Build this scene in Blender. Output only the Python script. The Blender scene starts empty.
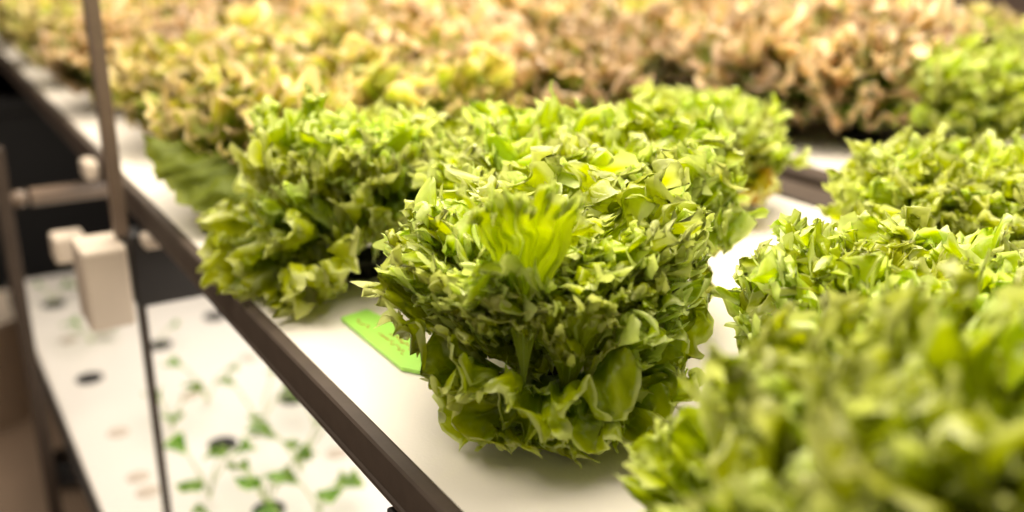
import bpy, bmesh, math, random
import numpy as np
from mathutils import Vector, Matrix
PI = math.pi
sc = bpy.context.scene
C = sc.collection

# ------------------------------------------------------------------ materials
def lin(r, g, b):
    f = lambda c: (c / 255 / 12.92) if c / 255 <= .04045 else ((c / 255 + .055) / 1.055) ** 2.4
    return (f(r), f(g), f(b), 1)

class NT:
    def __init__(s, name):
        s.m = bpy.data.materials.new(name); s.m.use_nodes = True
        s.t = s.m.node_tree; s.t.nodes.clear()
        s.out = s.n('ShaderNodeOutputMaterial')
    def n(s, typ, **kw):
        x = s.t.nodes.new(typ)
        for k, v in kw.items(): setattr(x, k, v)
        return x
    def l(s, a, b): s.t.links.new(a, b)
    def inp(s, node, key, v):
        if hasattr(v, 'is_linked'): s.l(v, node.inputs[key])
        else: node.inputs[key].default_value = v
    def math(s, op, a, b=None, c=None, clamp=False):
        x = s.n('ShaderNodeMath', operation=op); x.use_clamp = clamp
        s.inp(x, 0, a)
        if b is not None: s.inp(x, 1, b)
        if c is not None: s.inp(x, 2, c)
        return x.outputs[0]
    def mix(s, fac, a, b):
        x = s.n('ShaderNodeMix', data_type='RGBA')
        s.inp(x, 0, fac); s.inp(x, 6, a); s.inp(x, 7, b)
        return x.outputs[2]
    def ramp(s, fac, stops):
        x = s.n('ShaderNodeValToRGB'); e = x.color_ramp.elements
        while len(e) < len(stops): e.new(.5)
        for i, (p, col) in enumerate(stops): e[i].position = p; e[i].color = col
        s.l(fac, x.inputs[0]); return x.outputs[0]
    def noise(s, scale, detail=2, vec=None, out='Fac', rough=.5):
        x = s.n('ShaderNodeTexNoise'); x.inputs['Scale'].default_value = scale
        x.inputs['Detail'].default_value = detail; x.inputs['Roughness'].default_value = rough
        if vec is None: vec = s.n('ShaderNodeTexCoord').outputs['Object']
        s.l(vec, x.inputs['Vector']); return x.outputs[out]

def simple(name, col, rough=.5, metal=0, var=.12, vscale=30, bump=0, bscale=200, spec=.5):
    k = NT(name); p = k.n('ShaderNodeBsdfPrincipled')
    n = k.noise(vscale, 3)
    dark = tuple(c * (1 - var) for c in col[:3]) + (1,); lite = tuple(min(1, c * (1 + var)) for c in col[:3]) + (1,)
    k.l(k.ramp(n, [(.3, dark), (.7, lite)]), p.inputs['Base Color'])
    p.inputs['Roughness'].default_value = rough; p.inputs['Metallic'].default_value = metal
    p.inputs['Specular IOR Level'].default_value = spec
    if bump:
        b = k.n('ShaderNodeBump'); b.inputs['Strength'].default_value = bump; b.inputs['Distance'].default_value = .001
        k.l(k.noise(bscale, 2), b.inputs['Height']); k.l(b.outputs[0], p.inputs['Normal'])
    k.l(p.outputs[0], k.out.inputs[0]); return k.m

def leaf_mat(name, rib, young, old, margin, gloss=.32, trans=.38, blot=None, blot_amt=0., bloom_sheen=None, mpos=(.72, .98), yellow=None, rim=lin(222, 230, 158), vary=.4, sat=1.12, hue=.4845):
    """uv 'blade': u = across (0..1), v = base..margin ; uv 'kind': u = age of the leaf, v = its own tint"""
    k = NT(name)
    a = k.n('ShaderNodeUVMap', uv_map='blade'); sp = k.n('ShaderNodeSeparateXYZ'); k.l(a.outputs[0], sp.inputs[0])
    b = k.n('ShaderNodeUVMap', uv_map='kind'); sq = k.n('ShaderNodeSeparateXYZ'); k.l(b.outputs[0], sq.inputs[0])
    U, V, age, tint = sp.outputs[0], sp.outputs[1], sq.outputs[0], sq.outputs[1]
    base = k.mix(age, young, old)
    # margin colour
    nz = k.noise(60, 3)
    mv = k.math('ADD', V, k.math('MULTIPLY', k.math('SUBTRACT', nz, .5), .35))
    mf = k.n('ShaderNodeMapRange'); mf.interpolation_type = 'SMOOTHSTEP'
    mf.inputs[1].default_value = mpos[0]; mf.inputs[2].default_value = mpos[1]
    k.l(mv, mf.inputs[0])
    col = k.mix(mf.outputs[0], base, margin)
    # veins fan out from the rib, splitting in two on the way
    du = k.math('ADD', k.math('SUBTRACT', U, .5), k.math('MULTIPLY', k.math('SUBTRACT', k.noise(35, 1), .5), .03))
    v1 = k.math('ABSOLUTE', k.math('SINE', k.math('MULTIPLY', du, 30)))
    v2 = k.math('ABSOLUTE', k.math('SINE', k.math('ADD', k.math('MULTIPLY', du, 78), k.math('MULTIPLY', V, 7))))
    vein1 = k.math('SUBTRACT', 1, k.math('MULTIPLY', v1, 5), clamp=True)
    vein2 = k.math('MULTIPLY', k.math('SUBTRACT', 1, k.math('MULTIPLY', v2, 3.2), clamp=True), .55)
    ribw = k.math('MULTIPLY', k.math('SUBTRACT', 1.05, V), .07)
    ribf = k.math('SUBTRACT', 1, k.math('DIVIDE', k.math('ABSOLUTE', du), ribw), clamp=True)
    veins = k.math('MAXIMUM', k.math('MAXIMUM', vein1, vein2), 0)
    fade = k.math('SUBTRACT', 1.05, V, clamp=True)
    col = k.mix(k.math('MULTIPLY', k.math('MULTIPLY', veins, .55), k.math('SUBTRACT', 1, k.math('POWER', V, 5)), clamp=True), col, rib)
    col = k.mix(k.math('MULTIPLY', ribf, 1.6, clamp=True), col, rib)
    base_f = k.n('ShaderNodeMapRange'); base_f.inputs[1].default_value = .45; base_f.inputs[2].default_value = .05
    k.l(V, base_f.inputs[0]); col = k.mix(k.math('MULTIPLY', base_f.outputs[0], .6), col, rib)
    if blot:
        bf = k.n('ShaderNodeMapRange'); bf.inputs[1].default_value = .52; bf.inputs[2].default_value = .66
        k.l(k.noise(45, 4), bf.inputs[0])
        col = k.mix(k.math('MULTIPLY', bf.outputs[0], blot_amt), col, blot)
    if yellow:
        col = k.mix(k.math('GREATER_THAN', tint, .86), col, yellow)
    if bloom_sheen:  # waxy bloom plus whitish highlights painted into the colour in random spots
        bl = k.n('ShaderNodeMapRange'); bl.inputs[1].default_value = .5; bl.inputs[2].default_value = .75
        k.l(k.noise(90, 3), bl.inputs[0])
        col = k.mix(k.math('MULTIPLY', bl.outputs[0], k.math('ADD', k.math('MULTIPLY', age, .42), .14)), col, bloom_sheen)
    rm = k.n('ShaderNodeMapRange'); rm.inputs[1].default_value = .965; rm.inputs[2].default_value = .985
    k.l(V, rm.inputs[0]); col = k.mix(k.math('MULTIPLY', rm.outputs[0], .85), col, rim)
    hs = k.n('ShaderNodeHueSaturation'); k.l(col, hs.inputs['Color'])
    hs.inputs['Saturation'].default_value = sat
    k.l(k.math('ADD', 1 - vary / 2, k.math('MULTIPLY', tint, vary)), hs.inputs['Value'])
    k.l(k.math('ADD', hue, k.math('MULTIPLY', tint, .024)), hs.inputs['Hue'])
    col = hs.outputs[0]
    p = k.n('ShaderNodeBsdfPrincipled'); k.l(col, p.inputs['Base Color'])
    p.inputs['Roughness'].default_value = gloss; p.inputs['Specular IOR Level'].default_value = .5
    bp = k.n('ShaderNodeBump'); bp.inputs['Strength'].default_value = .6; bp.inputs['Distance'].default_value = .0012
    h = k.math('SUBTRACT', k.math('MULTIPLY', k.noise(140, 3), 1.2), k.math('MULTIPLY', veins, .5))
    k.l(h, bp.inputs['Height']); k.l(bp.outputs[0], p.inputs['Normal'])
    tr = k.n('ShaderNodeBsdfTranslucent'); k.l(bp.outputs[0], tr.inputs['Normal'])
    tc = k.n('ShaderNodeHueSaturation'); tc.inputs['Saturation'].default_value = 1.12; tc.inputs['Value'].default_value = 1.35
    k.l(col, tc.inputs['Color']); k.l(tc.outputs[0], tr.inputs['Color'])
    mx = k.n('ShaderNodeMixShader'); mx.inputs[0].default_value = trans
    k.l(p.outputs[0], mx.inputs[1]); k.l(tr.outputs[0], mx.inputs[2]); k.l(mx.outputs[0], k.out.inputs[0])
    return k.m

M = {}
M['green'] = leaf_mat('green_frilly_leaf', lin(205, 218, 130), lin(172, 186, 26), lin(106, 132, 26), lin(186, 200, 54),
                      bloom_sheen=lin(208, 216, 176))
M['red'] = leaf_mat('red_tinged_leaf', lin(205, 205, 120), lin(132, 152, 36), lin(84, 108, 28), lin(208, 164, 116),
                    blot=lin(168, 122, 78), blot_amt=.42, bloom_sheen=lin(232, 212, 176), mpos=(.83, 1.02), rim=lin(226, 202, 166), vary=.8, sat=1.0, hue=.492)
M['olive'] = leaf_mat('olive_green_leaf', lin(205, 215, 130), lin(158, 176, 34), lin(92, 126, 30), lin(196, 184, 96),
                      blot=lin(182, 140, 92), blot_amt=.45, bloom_sheen=lin(224, 206, 170), mpos=(.78, 1.05), rim=lin(226, 206, 160), vary=.6, sat=1.05, hue=.486)
M['dark_leaf'] = leaf_mat('broad_dark_leaf', lin(150, 160, 80), lin(104, 120, 28), lin(100, 116, 26), lin(110, 124, 30), trans=.3, gloss=.6, rim=lin(120, 130, 40))
M['yellow_leaf'] = leaf_mat('yellowed_leaf', lin(214, 214, 110), lin(206, 204, 70), lin(206, 204, 70), lin(200, 168, 96),
                            blot=lin(176, 120, 66), blot_amt=.5)
M['sprout'] = leaf_mat('seedling_leaf', lin(190, 210, 130), lin(84, 122, 40), lin(84, 122, 40), lin(104, 142, 52), trans=.3)
M['stem'] = simple('seedling_stem', lin(176, 190, 120), .5)
M['board'] = simple('white_foam_board', lin(236, 228, 216), .45, var=.015, vscale=6, bump=.15, bscale=400)
M['rail'] = simple('dark_brown_steel', lin(74, 63, 54), .6, 0, .1, 60, bump=.1, bscale=500, spec=.2)
M['beam'] = simple('blackish_steel', lin(32, 27, 24), .5, 0, .12, 40)
M['post'] = simple('taupe_post_paint', lin(120, 102, 86), .35, 0, .06, 40)
M['rod'] = simple('dark_rod', lin(66, 56, 48), .35, .3, .1, 50)
M['cap'] = simple('cream_plastic', lin(214, 198, 178), .4, 0, .03, 20)
M['black'] = simple('black_plastic', lin(16, 14, 14), .45, 0, .2, 50)
M['plug'] = simple('pale_foam_plug', lin(206, 190, 172), .8, 0, .08, 90)
M['sponge'] = simple('dark_wet_plug', lin(26, 21, 18), .7, 0, .3, 200)
M['tag'] = simple('bright_green_plastic', lin(172, 230, 96), .4, 0, .03, 60)
M['tag_edge'] = simple('tag_edge_green', lin(80, 150, 50), .4)
M['ink'] = simple('orange_brown_marker', lin(196, 150, 70), .6)
M['wall'] = simple('grey_brown_wall_paint', lin(158, 138, 124), .8, 0, .04, 2)
M['floor'] = simple('brown_floor_coating', lin(160, 136, 114), .5, 0, .08, 5)
M['backdrop'] = simple('void_black', lin(9, 8, 8), .6, 0, .15, 8)  # near black, the shade under the bench put into a colour

# ------------------------------------------------------------------ objects
def obj(name, me, mat=None, parent=None):
    if isinstance(me, bmesh.types.BMesh):
        b = me; me = bpy.data.meshes.new(name); b.to_mesh(me); b.free()
    o = bpy.data.objects.new(name, me); C.objects.link(o)
    if mat: 
        if not me.materials: me.materials.append(mat)
    if parent: o.parent = parent
    return o
def tag(o, label, cat=None, group=None):
    o['label'] = label
    if cat: o['category'] = cat
    if group: o['group'] = group
    return o
def thing(name, label, cat, loc=(0, 0, 0), rz=0, group=None):
    o = bpy.data.objects.new(name, None); C.objects.link(o)
    o.empty_display_size = .02
    o.location = loc; o.rotation_euler = (0, 0, rz)
    return tag(o, label, cat, group)
def struct(o): o['kind'] = 'structure'; return o

def bx(bm, x0, x1, y0, y1, z0, z1, bev=0.0):
    t = bmesh.new()
    bmesh.ops.create_cube(t, size=1)
    for v in t.verts:
        v.co = Vector(((x0 + x1) / 2 + v.co.x * (x1 - x0), (y0 + y1) / 2 + v.co.y * (y1 - y0), (z0 + z1) / 2 + v.co.z * (z1 - z0)))
    if bev: bmesh.ops.bevel(t, geom=list(t.edges), offset=bev, segments=2, profile=.5, affect='EDGES')
    me = bpy.data.meshes.new('tmp'); t.to_mesh(me); t.free(); bm.from_mesh(me); bpy.data.meshes.remove(me)
    return bm
def tube(bm, pts, r, seg=8, cap=True):
    """round bar along pts; r float or list"""
    pts = [Vector(p) for p in pts]; n = len(pts)
    rs = r if isinstance(r, (list, tuple)) else [r] * n
    rings = []
    for i, p in enumerate(pts):
        d = (pts[min(i + 1, n - 1)] - pts[max(i - 1, 0)]).normalized()
        a = d.cross(Vector((0, 0, 1)) if abs(d.z) < .9 else Vector((1, 0, 0))).normalized(); b = d.cross(a)
        rings.append([bm.verts.new(p + rs[i] * (math.cos(2 * PI * k / seg) * a + math.sin(2 * PI * k / seg) * b)) for k in range(seg)])
    for i in range(n - 1):
        for k in range(seg):
            f = bm.faces.new((rings[i][k], rings[i][(k + 1) % seg], rings[i + 1][(k + 1) % seg], rings[i + 1][k])); f.smooth = True
    if cap:
        bm.faces.new(rings[0]); bm.faces.new(rings[-1][::-1])
    return bm
def lathe(bm, prof, seg=24, cx=0, cy=0):
    rings = [[bm.verts.new((cx + r * math.cos(2 * PI * k / seg), cy + r * math.sin(2 * PI * k / seg), z)) for k in range(seg)] for r, z in prof]
    for i in range(len(rings) - 1):
        for k in range(seg):
            f = bm.faces.new((rings[i][k], rings[i][(k + 1) % seg], rings[i + 1][(k + 1) % seg], rings[i + 1][k])); f.smooth = True
    return rings
def extrude_profile(bm, prof, y0, y1):
    """prof: list of (x,z), extruded along Y"""
    a = [bm.verts.new((x, y0, z)) for x, z in prof]; b = [bm.verts.new((x, y1, z)) for x, z in prof]
    n = len(prof)
    for i in range(n): bm.faces.new((a[i], a[(i + 1) % n], b[(i + 1) % n], b[i]))
    bm.faces.new(a[::-1]); bm.faces.new(b)
    bmesh.ops.recalc_face_normals(bm, faces=bm.faces)
    return bm

# ------------------------------------------------------------------ lettuce
def sm(x, a, b):
    x = np.clip((x - a) / (b - a), 0, 1); return x * x * (3 - 2 * x)
def wob(rng, s, k, amp=1.0):
    """smooth random curve over s in [-1,1] with about k swings"""
    n = int(k) + 4
    c = rng.uniform(-1, 1, n)
    x = (s + 1) / 2 * (n - 3) + 1; i = np.floor(x).astype(int); i = np.clip(i, 1, n - 3); f = x - i
    f = f * f * (3 - 2 * f)
    return amp * (c[i] * (1 - f) + c[i + 1] * f)

def swirl(rng, co, wave, amp):
    """smooth random vector field built of sines of one wavelength"""
    out = np.zeros_like(co)
    for _ in range(5):
        d = rng.normal(size=3); d /= np.linalg.norm(d); v = rng.normal(size=3); v -= d * v.dot(d) * .5
        out += np.sin(co @ d * (2 * PI / (wave * rng.uniform(.8, 1.25))) + rng.uniform(0, 6.28))[:, None] * v
    return out * amp / 1.3

def leaf(rng, L, e0, e1, nt=22, ns=140, spread=1.05, k1=4, a1=.07, k2=17, a2=.05, a3=.016, cup=.5, wf0=.3, jag=.04, side=0., recurve=.7, fr=.66, roll2=-.5, crumple=1., frill=1., fine=1.):
    """one blade: fan from the stalk, ruffled towards the margin, bent along its length from elevation e0 to e1"""
    u = np.linspace(0, 1, nt); t = (1 - (1 - u) ** 1.7)[:, None]
    s = np.linspace(-1, 1, ns)[None, :]
    th = s * spread
    g1 = wob(rng, s[0], 6, .9)[None]; g2 = wob(rng, s[0], k2 * .8, 1.3)[None]; g3 = wob(rng, s[0], k2 * 2.5, 2.0)[None]
    g4 = wob(rng, s[0], k2 * .6, 3.0)[None]; g5 = wob(rng, s[0], k2 * .9, 1)[None]
    m2 = (.7 + .45 * wob(rng, s[0], k2 * .7))[None]
    p1 = PI * k1 * s + g1 + rng.uniform(0, 6) + 1.5 * t
    p2 = PI * k2 * s + g2 + g4 * (t - .6) * 2
    p3 = PI * k2 * 2.2 * s + g3 + 5 * g5 * (1 - t) * 3
    w1 = sm(t, .25, 1.0); w2 = sm(t, fr, 1.0) ; w3 = sm(t, .5 + fr * .45, 1.0)
    R = t * (1 + .06 * g1 * sm(t, .5, 1.) - .06 * (s ** 2) + jag * g5 * sm(t, .8, 1.) + jag * .3 * np.sin(p3 + 1) * sm(t, .9, 1))
    nrm = L * (a1 * w1 * np.sin(p1) + a2 * m2 * w2 * np.sin(p2) + a3 * w3 * np.sin(p3) + a3 * .8 * w2 * np.sin(34 * t + 3 * g4))
    lat = L * (a1 * .3 * w1 * np.sin(2 * p1) + a2 * .28 * m2 * w2 * np.sin(2 * p2 + .5 * g5) + a3 * .5 * w3 * np.cos(p3 * 1.5))
    rl = sm(t, .88, 1.) * np.clip(wob(rng, s[0], k2 * .9, 1.6), -1, 1)[None]     # the very edge curls over, up or down
    nrm = nrm + L * .030 * rl * frill
    rad = L * (-a2 * .25 * m2 * w2 * np.cos(p2 + g4) + a3 * .5 * w3 * np.cos(p3 + g3) - .045 * rl ** 2 * frill)
    nrm = nrm + L * .012 * np.sin(21 * t + 4 * g1) * np.sin(PI * 9 * s + g2) * sm(t, .15, .5)
    x = L * R * np.sin(th) * (wf0 + (1 - wf0) * t) + lat * np.cos(th) + rad * np.sin(th)
    y = L * R * np.cos(th * .92) - lat * np.sin(th) * .6 + rad * np.cos(th)
    nrm = nrm + cup * x * x / L
    q = np.linspace(-.3, 1.6, 96)
    dq = q[1] - q[0]; yy = y / L
    def curve(rc):                              # centre line with its outer third rolled by rc
        el = e0 + (e1 - e0) * q - rc * sm(q, .60, 1.12)
        c_ = np.concatenate([[0], np.cumsum(np.cos((el[1:] + el[:-1]) / 2)) * dq]); s_ = np.concatenate([[0], np.cumsum(np.sin((el[1:] + el[:-1]) / 2)) * dq])
        return (np.interp(yy, q, c_) - np.interp(0, q, c_), np.interp(yy, q, s_) - np.interp(0, q, s_), np.interp(yy, q, el))
    A = curve(recurve); B = curve(recurve * roll2)
    w = np.clip(.5 + .8 * wob(rng, s[0], 9), 0, 1)[None]
    e = A[2] * (1 - w) + B[2] * w
    Y = L * (A[0] * (1 - w) + B[0] * w) - nrm * np.sin(e)
    Z = L * (A[1] * (1 - w) + B[1] * w) + nrm * np.cos(e)
    X = x + side * yy * yy * L
    co = np.stack([X, Y, Z], -1).reshape(-1, 3)
    if crumple:
        wt = np.broadcast_to(sm(t, .35, .95), (nt, ns)).reshape(-1, 1)
        co = co + wt * crumple * (swirl(rng, co, .038 * fine, .0042 * fine) + swirl(rng, co, .017 * fine, .0030 * fine)) + wt ** 3 * crumple * swirl(rng, co, .009 * fine, .0015 * fine)
    uv = np.stack([np.broadcast_to((s + 1) / 2, (nt, ns)), np.broadcast_to(t, (nt, ns))], -1).reshape(-1, 2)
    return co, uv, nt, ns

def leaves_mesh(name, items):
    """items: (co, uv, nt, ns, age, tint) in plant space -> one mesh"""
    V, F, UV, K = [], [], [], []; off = 0
    for co, uv, nt, ns, age, tint in items:
        V.append(co); UV.append(uv); K.append(np.tile([[age, tint]], (len(co), 1)))
        i = np.arange(nt - 1)[:, None] * ns + np.arange(ns - 1)[None]
        q = np.stack([i, i + 1, i + ns + 1, i + ns], -1).reshape(-1, 4) + off
        F.append(q); off += len(co)
    V = np.concatenate(V).astype(np.float32); F = np.concatenate(F).astype(np.int32); UV = np.concatenate(UV); K = np.concatenate(K)
    me = bpy.data.meshes.new(name)
    me.vertices.add(len(V)); me.vertices.foreach_set('co', V.ravel())
    me.loops.add(F.size); me.loops.foreach_set('vertex_index', F.ravel())
    me.polygons.add(len(F)); me.polygons.foreach_set('loop_start', np.arange(0, F.size, 4, dtype=np.int32))
    me.polygons.foreach_set('loop_total', np.full(len(F), 4, np.int32))
    me.update(calc_edges=True)
    me.polygons.foreach_set('use_smooth', np.ones(len(F), bool))
    l1 = me.uv_layers.new(name='blade'); l1.data.foreach_set('uv', UV[F.ravel()].astype(np.float32).ravel())
    l2 = me.uv_layers.new(name='kind'); l2.data.foreach_set('uv', K[F.ravel()].astype(np.float32).ravel())
    me.validate(); return me

def rotz(co, a):
    c, s = math.cos(a), math.sin(a)
    return np.stack([co[:, 0] * c - co[:, 1] * s, co[:, 0] * s + co[:, 1] * c, co[:, 2]], -1)

def place(l, az, base=(0, 0, 0), r0=.008, age=.5, tint=.5, floor=None):
    co, uv, nt, ns = l
    co = co.copy(); co[:, 1] += r0
    co = rotz(co, az - PI / 2) + np.array(base)
    if floor is not None:                       # leaves that reach the board lie on it
        z = co[:, 2]; lo = z < floor + .006
        co[:, 2] = np.where(lo, floor + .006 * np.exp((z - floor - .006) / .02), z)
    return (co, uv, nt, ns, age, tint)

def head(seed, n=38, Lo=.13, Li=.075, nt=20, ns=130, z0=.018, emax=88, emin=18, kw={}, floor=.0015, squash=1., lean=(0, 0), dome=1., R=None, H=None, under=.62, uz=.11):
    rng = np.random.default_rng(seed); it = []
    for i in range(n):
        q = i / (n - 1)
        L = (Li + (Lo - Li) * min(1, q * 1.5 + .1)) * rng.uniform(.9, 1.1)
        e0 = math.radians(emax - (emax - emin) * q ** 1.15 + rng.uniform(-5, 5))
        e1 = e0 - math.radians((18 + 34 * q) * dome + rng.uniform(-8, 12))
        k = dict(spread=.85 + .35 * q, cup=.9 - .6 * q, recurve=rng.uniform(.5, 1.3), side=rng.uniform(-.15, .15))
        k.update(kw)
        lf = leaf(rng, L, e0, e1, nt, ns, **k)
        az = i * 2.39996 + rng.uniform(-.25, .25)
        d = place(lf, az, (0, 0, z0), .004 + .006 * q, np.clip(q * 1.1 - .1 + rng.uniform(-.15, .15), 0, 1), rng.uniform(0, 1), floor)
        co = d[0]
        if R:                                   # blades leave the pot in a narrow bunch
            co[:, :2] *= (under + (1 - under) * sm(co[:, 2], 0, uz))[:, None]
        if R:                                   # crowded blades keep inside the mound the plant forms
            rad = np.hypot(co[:, 0], co[:, 1]); rm = np.percentile(rad, 97); f = min(1, R * rng.uniform(.86, 1.06) / rm)
            co[:, :2] *= f; ra = rad * f
            top = np.percentile(co[:, 2], 97); at = ra[co[:, 2] > top - .01].mean()
            zc = H * (1 - .42 * min(1, at / R) ** 2.2) * rng.uniform(.92, 1.06)
            if top > zc: co[:, 2] = floor + (co[:, 2] - floor) * zc / top
        co[:, 0] += lean[0] * co[:, 2]; co[:, 1] += lean[1] * co[:, 2]
        it.append(d)
    return it

def pot_mesh():
    bm = bmesh.new()
    lathe(bm, [(.0, .004), (.021, .005), (.0225, .014), (.027, .0145), (.0275, .0125), (.0245, .011), (.0225, .0005), (.0, .0005)], 28)
    for k in range(14):
        a = 2 * PI * k / 14
        tube(bm, [(.0243 * math.cos(a), .0243 * math.sin(a), .001), (.0258 * math.cos(a), .0258 * math.sin(a), .012)], .0012, 5)
    bmesh.ops.recalc_face_normals(bm, faces=bm.faces)
    return bm
POT = bpy.data.meshes.new('net_pot'); _b = pot_mesh(); _b.to_mesh(POT); _b.free(); POT.materials.append(M['black'])
Z0 = 0.0   # top face of the planting boards

def lettuce(x, y, me, mat, name, label, cat='lettuce', group=None, rz=0, sc_=1.0, pot=True):
    t = thing(name, label, cat, (x, y, Z0), rz, group)
    f = obj('leaves', me, mat, t); f.scale = (sc_, sc_, sc_)
    if pot: obj('net_pot', POT, None, t)
    return t

# hero head in the middle
def S(v): return math.radians(v)
G = 'green frilly lettuces in the front rows'
def extra(rng, L, az, e0, e1, age, tint, base=(0, 0, .018), nt=24, ns=170, floor=.0015, **k):
    return place(leaf(rng, L, S(e0), S(e1), nt, ns, **k), S(az), base, .01, age, tint, floor)

rng = np.random.default_rng(5)
CAM_AZ = -121.3    # direction of the camera seen from the bench plants (degrees)
hero = head(11, 44, .135, .105, 34, 400, emin=40, dome=.95, R=.097, H=.155, under=.30, uz=.135, kw=dict(k2=29, a2=.029, a3=.012, fr=.77))
hero += [extra(rng, L_, CAM_AZ + a, e, e - 65, .95, t_, k1=4, a1=.09, k2=12, a2=.04, spread=1.15, crumple=.8) for a, e, t_, L_ in ((-14, 22, .6, .078), (-10, 44, .5, .10), (4, 24, .3, .085), (24, 36, .5, .10), (42, 28, .8, .08))]
cd = (math.cos(S(CAM_AZ)), math.sin(S(CAM_AZ)))
hero += [extra(rng, .122, CAM_AZ - 10, 84, 80, .35, .6, base=(cd[0] * .068 - .008, cd[1] * .068 + .008, .045), recurve=.3, crumple=.4, fr=.86, a1=.03, spread=.27, cup=1.6, wf0=.5),
         extra(rng, .078, CAM_AZ + 12, 72, 64, .3, .5, base=(cd[0] * .06 + .01, cd[1] * .06, .03), recurve=.3, crumple=.4, fr=.86, a1=.03, spread=.42, cup=1.4)]
hero_me = leaves_mesh('hero_leaves', hero)
p = lettuce(.322, .492, hero_me, M['green'], 'frilly_lettuce', 'large green frilly lettuce beside the green plant tag, in sharp focus', group=G)

left = head(23, 34, .12, .095, 26, 290, emin=34, emax=87, dome=.9, R=.083, H=.168, under=.5, kw=dict(fr=.76, k2=26, a2=.030, a3=.012))
left += [extra(rng, .108, CAM_AZ + a, e, e - 45, .9, t_, k1=4, a1=.10, a2=.05, spread=1.05) for a, e, t_ in ((-70, 25, .3), (-40, 14, .1))]
left_me = leaves_mesh('left_leaves', left)
lettuce(.322, .780, left_me, M['green'], 'frilly_lettuce', 'green frilly lettuce leaning over the dark rail, behind the green plant tag', group=G).children[0].scale = (1, 1, 1.13)

mid_a = leaves_mesh('mid_leaves_a', head(31, 34, .118, .085, 24, 270, emin=30, dome=.9, R=.10, H=.135, kw=dict(fr=.76, k2=26, a2=.030, a3=.012)))
mid_b = leaves_mesh('mid_leaves_b', head(47, 34, .115, .09, 24, 270, emin=30, dome=.9, R=.093, H=.145, kw=dict(fr=.76, k2=26, a2=.030, a3=.012)))
mid_c = leaves_mesh('mid_leaves_c', head(59, 32, .115, .08, 22, 200, emin=30, dome=.9, R=.094, H=.14, kw=dict(fr=.76, k2=26, a2=.030, a3=.012)))
lettuce(.437, .61, mid_b, M['green'], 'frilly_lettuce', 'green frilly lettuce tucked directly behind the large sharp one', group=G, rz=1.0, sc_=1.24)
lettuce(.70, .79, mid_c, M['green'], 'frilly_lettuce', 'green frilly lettuce with a yellowed lower leaf, by the gap between the benches', group=G, rz=.3)
lettuce(.72, .49, mid_a, M['green'], 'frilly_lettuce', 'green frilly lettuce hiding the end of the dark bench gap from view', group=G, rz=2.0)
lettuce(.475, .35, mid_b, M['green'], 'frilly_lettuce', 'green frilly lettuce between the blurred nearest one and the bench gap', group=G, rz=4.1)
fg = lettuce(.325, .185, mid_a, M['green'], 'frilly_lettuce', 'blurred green frilly lettuce nearest the camera, filling the bottom corner', group=G, rz=.7, sc_=1.0)
fg.children[0].scale = (1.1, 1.1, 1.32)
rng = np.random.default_rng(77)
fo = obj('outer_leaves', leaves_mesh('outer_leaves', [extra(rng, L_, az, e, e - 62, .6, .5, base=(.006, .045, .02), nt=22, ns=200, k1=4, k2=14, a2=.04, spread=1.1) for az, e, L_ in ((88, 34, .112), (112, 34, .105), (70, 42, .10), (135, 44, .09))]), M['green'], fg)
fo.rotation_euler = (0, 0, -.7)
lettuce(.72, .20, mid_c, M['green'], 'frilly_lettuce', 'green frilly lettuce cut off by the lower right picture edge', group=G, rz=5.0)
lettuce(1.13, .77, mid_b, M['green'], 'frilly_lettuce', 'softly blurred green frilly lettuce on the far bench, nearer of the two', group=G, rz=2.6, sc_=1.15)
lettuce(1.37, .92, mid_c, M['green'], 'frilly_lettuce', 'blurred green frilly lettuce farthest away, below the grey wall', group=G, rz=1.3, sc_=1.25)
lettuce(1.05, .47, mid_a, M['green'], 'frilly_lettuce', 'green frilly lettuce of the far bench cut by the right edge', group=G, rz=3.3)

# red tinged heads
REDN = 4
red_me = [leaves_mesh('red_leaves', head(101 + i, 19, .16, .11, 16, 90, emin=26, emax=86, R=.125, H=.19,
          kw=dict(k2=6, a2=.06, a3=.02, k1=3, a1=.08, jag=.08, fr=.5, fine=1.3), dome=.7)) for i in range(REDN)]
olive_me = []
for i, m in enumerate(red_me[:2]):
    c = m.copy(); olive_me.append(c)
for m in red_me: m.materials.append(M['red'])
for m in olive_me: m.materials.append(M['olive'])
rr = random.Random(4); GR = 'red tinged lettuces of the back rows'
nred = 0
def red(x, y):
    global nred
    green_side = x < .62 and y < 2.2
    use_olive = rr.random() < (.62 if x < .5 else .36)
    me = rr.choice(olive_me if use_olive else red_me)
    lb = 'olive green lettuce with tan frilled tips in the back rows' if use_olive else 'pinkish brown tinged loose leaf lettuce in the back rows'
    t = thing('red_lettuce', lb, 'lettuce', (x, y, Z0), rr.uniform(0, 6.28), ('olive ' if use_olive else 'red ') + 'tinged lettuces of the back rows')
    f = obj('leaves', me, None, t); k = rr.uniform(.86, .98) if x < .5 else rr.uniform(.92, 1.08); f.scale = (k, k, k * rr.uniform(.95, 1.1))
    obj('net_pot', POT, None, t); nred += 1
y = 1.06; row = 0
while y < 3.1:
    for x in ((.335, .53, .72) if row % 2 == 0 else (.44, .635)):
        red(x + rr.uniform(-.012, .012) - (.03 if y > 1.6 and x < .36 else 0), y + rr.uniform(-.012, .012))
    if y < 2.5:
        y -= .08
        for x in (((1.02, 1.18, 1.33) if y < 1.3 else (1.02, 1.18)) if row % 2 == 0 else (1.10, 1.26)):
            red(x + rr.uniform(-.012, .012) - (.03 if y > 1.6 and x < .36 else 0), y + rr.uniform(-.012, .012))
    if y < 2.42: y += .08
    y += .15; row += 1

red(1.09, .90)

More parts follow.
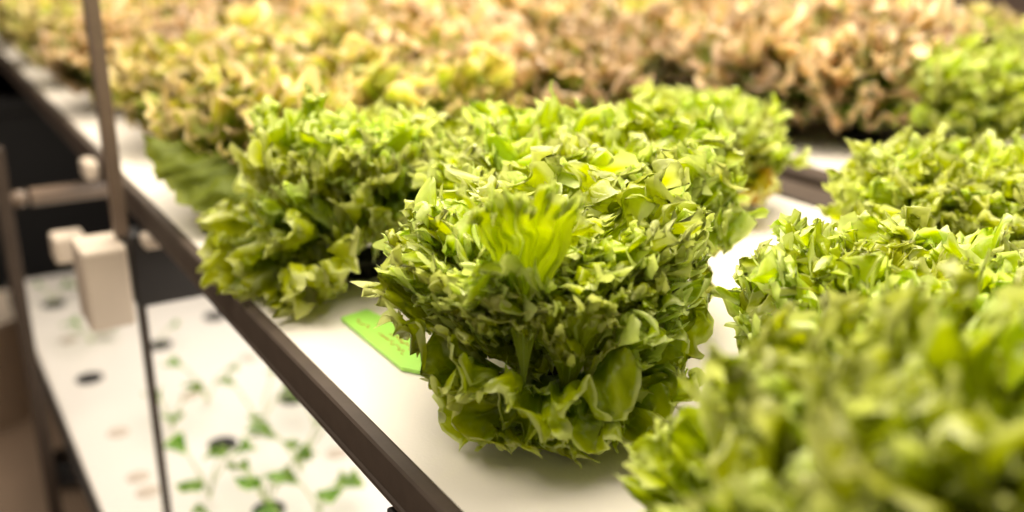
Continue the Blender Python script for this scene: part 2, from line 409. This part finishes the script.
# broad dark leaf of the first back-row head
t = next(o for o in C.objects if o.name == 'red_lettuce')
t['label'] = 'first olive lettuce of the back rows, with one broad dark green leaf over the board'
if 'group' in t: del t['group']
t.rotation_euler = (0, 0, 0)
bl = leaf(np.random.default_rng(3), .175, S(32), S(-66), 28, 70, spread=.95, k1=2, a1=.03, k2=6, a2=.012, a3=.002, frill=0, crumple=.4, recurve=.2, cup=.3, wf0=.5, jag=.04)
o = obj('broad_leaf', leaves_mesh('broad', [place(bl, S(-133), (.05, -.035, .055), .01, .5, .3, .0015)]), M['dark_leaf'], t)
o['label'] = 'broad smooth dark green leaf'

# yellowed leaf of the lettuce beside the bench gap: part of that plant
for t in C.objects:
    if t.get('label', '').startswith('green frilly lettuce with a yellowed'):
        yl = obj('yellowed_leaf', leaves_mesh('yellowed', [extra(np.random.default_rng(2), .095, -142, 24, -34, .5, .5, nt=20, ns=110, a2=.04)]), M['yellow_leaf'], t)
        yl['label'] = 'yellow leaf with browned edge'

# ------------------------------------------------------------------ benches
Y0, Y1 = -.35, 3.3
def rail_prof(xi, sgn, w=.011, h=.024):
    """xi = inner edge against the board, sgn = direction away from the board"""
    xo = xi + sgn * w
    return [(xi, .0025), (xi + sgn * .002, .0035), (xo - sgn * .0015, .0035), (xo, .002), (xo, -h + .004), (xo + sgn * .0015, -h + .003), (xo + sgn * .0015, -h), (xi, -h)]
def bench(xl, xr, label, wide_r=.011):
    t = thing('growing_bench', label, 'bench', ((xl + xr) / 2, 1.4, -.80))
    inv = Matrix.Translation((-(xl + xr) / 2, -1.4, .80))
    def part(nm, bm, mat, lab=None, parent=t):
        bm.transform(inv); o = obj(nm, bm, mat, parent)
        if lab: o['label'] = lab
        return o
    part('side_rail', extrude_profile(bmesh.new(), rail_prof(xl, -1, wide_r), Y0, Y1), M['rail'])
    part('side_rail', extrude_profile(bmesh.new(), rail_prof(xr, 1, .05 if xl < .5 else .012, .03), Y0, Y1), M['rail'])
    part('tray', bx(bmesh.new(), xl + .0005, xr - .0005, Y0, Y1, -.030, -.013), M['beam'])
    return t, part
b1, part1 = bench(.2165, .808, 'brown steel bench whose long side rail crosses the picture')
b2, part2 = bench(.932, 1.50, 'far dark railed bench beyond the bench gap', .035)
# cross beams, posts and legs of the first bench
part1('cross_beam', bx(bmesh.new(), .188, .82, 1.085, 1.125, -.112, -.031, .002), M['beam'])
part1('cross_bar', tube(bmesh.new(), [(.135, 1.47, -.072), (.82, 1.47, -.072)], .0125, 12), M['post'])
part1('bar_knob', tube(bmesh.new(), [(.112, 1.47, -.072), (.116, 1.47, -.072), (.128, 1.47, -.072), (.131, 1.47, -.072)], [.006, .011, .011, .006], 12), M['post'])
part1('upper_post', bx(bmesh.new(), .176, .1905, 1.095, 1.111, -.033, 1.0, .0015), M['post'])
part1('lower_post', bx(bmesh.new(), .1895, .1985, 1.096, 1.106, -.80, -.113, .001), M['rod'])
part1('leg', bx(bmesh.new(), .0935, .1115, 1.46, 1.48, -.80, .0, .002), M['rail'])
part1('leg', bx(bmesh.new(), .2045, .235, .450, .478, -.80, -.031, .002), M['beam'])
part1('leg', bx(bmesh.new(), .79, .825, .42, .455, -.80, -.031, .002), M['beam'])
part1('leg', bx(bmesh.new(), .79, .825, 1.09, 1.12, -.80, -.113, .002), M['beam'])
part2('leg', bx(bmesh.new(), .90, .935, .42, .455, -.80, -.031, .002), M['beam'])
part2('leg', bx(bmesh.new(), 1.46, 1.49, .42, .455, -.80, -.031, .002), M['beam'])
part2('leg', bx(bmesh.new(), .90, .935, 2.6, 2.63, -.80, -.031, .002), M['beam'])
part2('leg', bx(bmesh.new(), 1.46, 1.49, 2.6, 2.63, -.80, -.031, .002), M['beam'])
# brackets
def bracket(x0, x1, y0, y1, z0, z1, label):
    bm = bx(bmesh.new(), x0, x1, y0, y1, z0, z1, .004)
    o = obj('plastic_bracket', bm, M['cap']); tag(o, label, 'bracket'); return o
bracket(.136, .182, 1.07, 1.135, -.124, -.036, 'cream plastic box bracket beside the taupe upright post')
bracket(.138, .176, 1.31, 1.35, -.122, -.088, 'tan blurred plastic bracket behind the cream box bracket')
bracket(.186, .2035, 1.315, 1.355, -.022, .000, 'small cream clip on the rail, above the brown cross bar')
bracket(.197, .216, 1.055, 1.083, -.040, -.0255, 'small cream clip under the rail beside the upright post')

# planting boards
def board(x0, x1, label, z=0., y0=Y0, y1=Y1, th=.0125):
    bm = bx(bmesh.new(), x0, x1, y0, y1, z - th, z, .0012)
    o = obj('planting_board', bm, M['board']); tag(o, label, 'board'); return o
board(.2172, .3893, 'narrow white planting board between the brown rail and the thin seam')
board(.3907, .8072, 'wide white planting board between the thin seam and the bench gap')
board(.9328, 1.4992, 'white planting board of the far bench beyond the gap')

# ------------------------------------------------------------------ lower shelf
ZS = -.42; KS = .72 / .65      # shelf height; spacing of its holes
sh = thing('lower_shelf', 'dark frame under the white seedling boards, below the bench', 'shelf', (.5, 1.0, -.44))
o = obj('shelf_frame', bx(bmesh.new(), -.37, .33, -1.2, 1.15, -.012, .006), M['beam'], sh)
tag(obj('planting_board', bx(bmesh.new(), .137, .80, -.15, 2.177, ZS - .013, ZS, .001), M['board']), 'white seedling board on the lower shelf, dotted with holes', 'board')

def cup(x, y, kind, label, group, plant=None, seed=0):
    t = thing('seedling_cup' if kind == 'dark' else 'foam_plug', label, 'seedling cup' if kind == 'dark' else 'plug', (x * KS, y * KS, ZS), 0, group)
    bm = bmesh.new()
    if kind == 'dark':
        lathe(bm, [(0, .001), (.0165, .001), (.0185, .003), (.0205, .003), (.021, .001), (.0205, .0003)], 20)
        obj('cup_rim', bm, M['black'], t)
        bm = bmesh.new(); lathe(bm, [(0, .0035), (.006, .0042), (.013, .0035), (.0155, .0012)], 12); obj('growing_plug', bm, M['sponge'], t)
    else:
        lathe(bm, [(0, .0014), (.014, .0014), (.0152, .0010), (.0155, .0003)], 16); obj('plug_face', bm, M['plug'], t)
    return t
def seedling(t, seed, h=.07, n=5, spread=1.0):
    r = random.Random(seed); nr = np.random.default_rng(seed)
    for i in range(n):
        az = i * 2.2 + r.uniform(-.4, .4); L = r.uniform(.5, 1) * h
        rr_ = L * .55 * spread
        pts = [(0, 0, .003), (math.cos(az) * rr_ * .35, math.sin(az) * rr_ * .35, L * .55), (math.cos(az) * rr_, math.sin(az) * rr_, L)]
        st = obj('stem', tube(bmesh.new(), pts, [.0017, .0014, .001], 6), M['stem'], t)
        lf = leaf(nr, r.uniform(.022, .040), S(r.uniform(10, 35)), S(r.uniform(-30, 0)), 10, 14, spread=.6, k1=1, a1=.05, k2=3, a2=.02, a3=0, frill=0, wf0=.8, crumple=.3, recurve=.2, cup=.8, jag=.05)
        obj('leaf', leaves_mesh('leaf', [place(lf, az, pts[2], 0, .5, r.random())]), M['sprout'], t)
darks = [(.29, 1.534, 1), (.175, 1.466, 0), (.397, 1.607, 0), (.404, 1.253, 3), (.284, 1.176, 0), (.285, 1.00, 6), (.176, 1.805, 2)]
lab = {0: 'dark seedling hole in the lower board, second column out, beside the thin lower post',
       1: 'lone dark seedling cup left of the thin lower post', 2: 'dark seedling cup close under the brown side rail, farther back',
       3: 'seedling cup with a small green sprout under the brown rail', 4: 'bare dark seedling cup amid the pale sprouts',
       5: 'seedling cup with tall spreading sprout at the bottom picture edge', 6: 'farthest seedling cup with a tiny sprout behind the bracket'}
for i, (x, y, n) in enumerate(darks):
    t = cup(x, y, 'dark', lab[i], None)
    if n: seedling(t, 40 + i, {1: .03, 3: .05, 6: .085, 2: .035}[n], n)
pales = [(.177, 1.278), (.285, 1.336), (.177, 1.112), (.175, 1.152), (.173, 1.632), (.394, 1.418), (.228, 1.645), (.40, 1.08), (.51, 1.18), (.51, 1.34), (.51, 1.01)]
for i, (x, y) in enumerate(pales):
    t = cup(x, y, 'pale', 'pale round foam plug set in the white lower board', 'pale foam plugs in the lower board')
for i, (x, y, h, n) in enumerate([(.235, 1.06, .07, 4), (.335, 1.18, .075, 4), (.345, 1.06, .08, 5), (.40, 1.15, .06, 4), (.24, 1.25, .05, 3), (.30, 1.30, .06, 3), (.20, 1.60, .035, 3), (.33, .96, .06, 4), (.23, .95, .05, 3)]):
    t = thing('seedling', ['green forked seedling just right of the thin lower post', 'slim pale seedling in the middle of the lower board',
        'spreading seedling near the bottom edge of the lower board', 'bushy seedling half hidden by the brown rail', 'small yellowish seedling above the forked one',
        'thin upright seedling behind the bare dark cup', 'tiny bright sprout just below the cream bracket', 'low seedling against the underside of the rail near the bottom edge',
        'lowest sprout cut by the bottom picture edge'][i], 'seedling', (x * KS, y * KS, ZS), 0, None)
    seedling(t, 80 + i, h, n)

# ------------------------------------------------------------------ plant tag
tg = thing('plant_tag', 'bright green plastic plant tag lying on the white board', 'tag', (.28, .63, Z0))
pts = [(.2630, .6830), (.2865, .6880), (.2925, .655), (.2955, .625), (.2925, .590), (.2890, .566), (.2770, .560), (.2640, .5785)]
bm = bmesh.new()
lo = [bm.verts.new((x - .28, y - .63, .0008)) for x, y in pts]; hi = [bm.verts.new((x - .28, y - .63, .0035)) for x, y in pts]
bm.faces.new(lo[::-1]); bm.faces.new(hi)
for i in range(len(pts)): bm.faces.new((lo[i], lo[(i + 1) % 8], hi[(i + 1) % 8], hi[i]))
bmesh.ops.recalc_face_normals(bm, faces=bm.faces)
obj('tag_plate', bm, M['tag'], tg)
r = random.Random(7); bm = bmesh.new()
for k, (x0, ya, yb) in enumerate([(.2720, .652, .672), (.2755, .596, .640), (.2830, .600, .634)]):
    pp = []; yy = yb
    while yy > ya:
        pp.append((x0 - .28 + r.uniform(-.0025, .0025), yy - .63 + r.uniform(-.0006, .0006), .0037)); yy -= .0016
    tube(bm, pp, .00035, 5)
o = obj('handwriting', bm, M['ink'], tg); o['label'] = 'faded orange marker handwriting'

# ------------------------------------------------------------------ surroundings
def slab(name, *a, mat=None): return struct(obj(name, bx(bmesh.new(), *a), mat))
slab('floor', -2.5, 4.5, -2.5, 6.0, -.85, -.80, mat=M['floor'])
slab('wall_back', -2.5, 4.5, 5.4, 5.5, -.80, 2.4, mat=M['wall'])
slab('wall_right', 4.4, 4.5, -2.5, 5.4, -.80, 2.4, mat=M['wall'])
# black block added to stand in for the dark void under the bench
bm = bx(bmesh.new(), -.55, .78, 2.62, 3.25, -.80, -.12, .02); bx(bm, -.57, .79, 2.60, 3.27, -.16, -.12, .008)
tag(obj('void_backdrop', bm, M['backdrop']), 'black backdrop standing in for the deep shade under the bench', 'backdrop')
bm = bmesh.new(); lathe(bm, [(0, -.80), (.10, -.80), (.12, -.55), (.126, -.55), (.126, -.54), (.118, -.54), (.11, -.56), (0, -.56)], 28)
bmesh.ops.recalc_face_normals(bm, faces=bm.faces)
o = obj('bucket', bm, M['cap']); o.location = (.06, 2.40, .0); tag(o, 'cream bucket at the left picture edge beyond the dark leg', 'bucket')
bm = bmesh.new()
pp = [(.19 + .05 * math.cos(a), 2.0 + .05 * math.sin(a), -.788 + .004 * a) for a in [k * .35 for k in range(40)]]
tube(bm, pp, .011, 8); tag(obj('coiled_hose', bm, M['black']), 'black coiled hose on the brown floor', 'hose')

# ------------------------------------------------------------------ light
def area(name, loc, sx, sy, power, col=(1, .9, .76), rot=(0, 0, 0), spread=PI):
    L = bpy.data.lights.new(name, 'AREA'); L.shape = 'RECTANGLE'; L.size = sx; L.size_y = sy; L.energy = power; L.color = col; L.spread = spread
    o = bpy.data.objects.new(name, L); C.objects.link(o); o.location = loc; o.rotation_euler = rot; return o
area('grow_lamp_front', (.78, 1.05, .95), .9, 1.5, 44)
area('grow_lamp_back', (.75, 2.2, .90), 1.3, 1.4, 22, col=(1, .9, .77))
area('aisle_fill', (-.30, .75, 1.15), .5, 1.0, 12, rot=(0, -.35, 0))  # fill light added from the aisle to brighten the board and plant fronts
area('shelf_lamp', (.48, 1.15, -.045), .45, 1.6, 8, col=(1, .93, .84))
w = bpy.data.worlds.new('World'); sc.world = w; w.use_nodes = True
w.node_tree.nodes['Background'].inputs[0].default_value = (1, .88, .76, 1); w.node_tree.nodes['Background'].inputs[1].default_value = .28

# ------------------------------------------------------------------ camera
cam = bpy.data.cameras.new('camera'); co = bpy.data.objects.new('camera', cam); C.objects.link(co)
cam.sensor_width = 36; cam.lens = 1022 / 1024 * 36
co.location = (0, 0, .30)
co.rotation_euler = (PI / 2 - math.radians(18.95), 0, -math.radians(31.3))
cam.clip_start = .01
cam.dof.use_dof = True; cam.dof.focus_distance = .61; cam.dof.aperture_fstop = 3.0
sc.camera = co
sc.view_settings.view_transform = 'Standard'; sc.view_settings.look = 'None'
sc.view_settings.exposure = 0; sc.view_settings.gamma = 1; sc.view_settings.use_curve_mapping = False
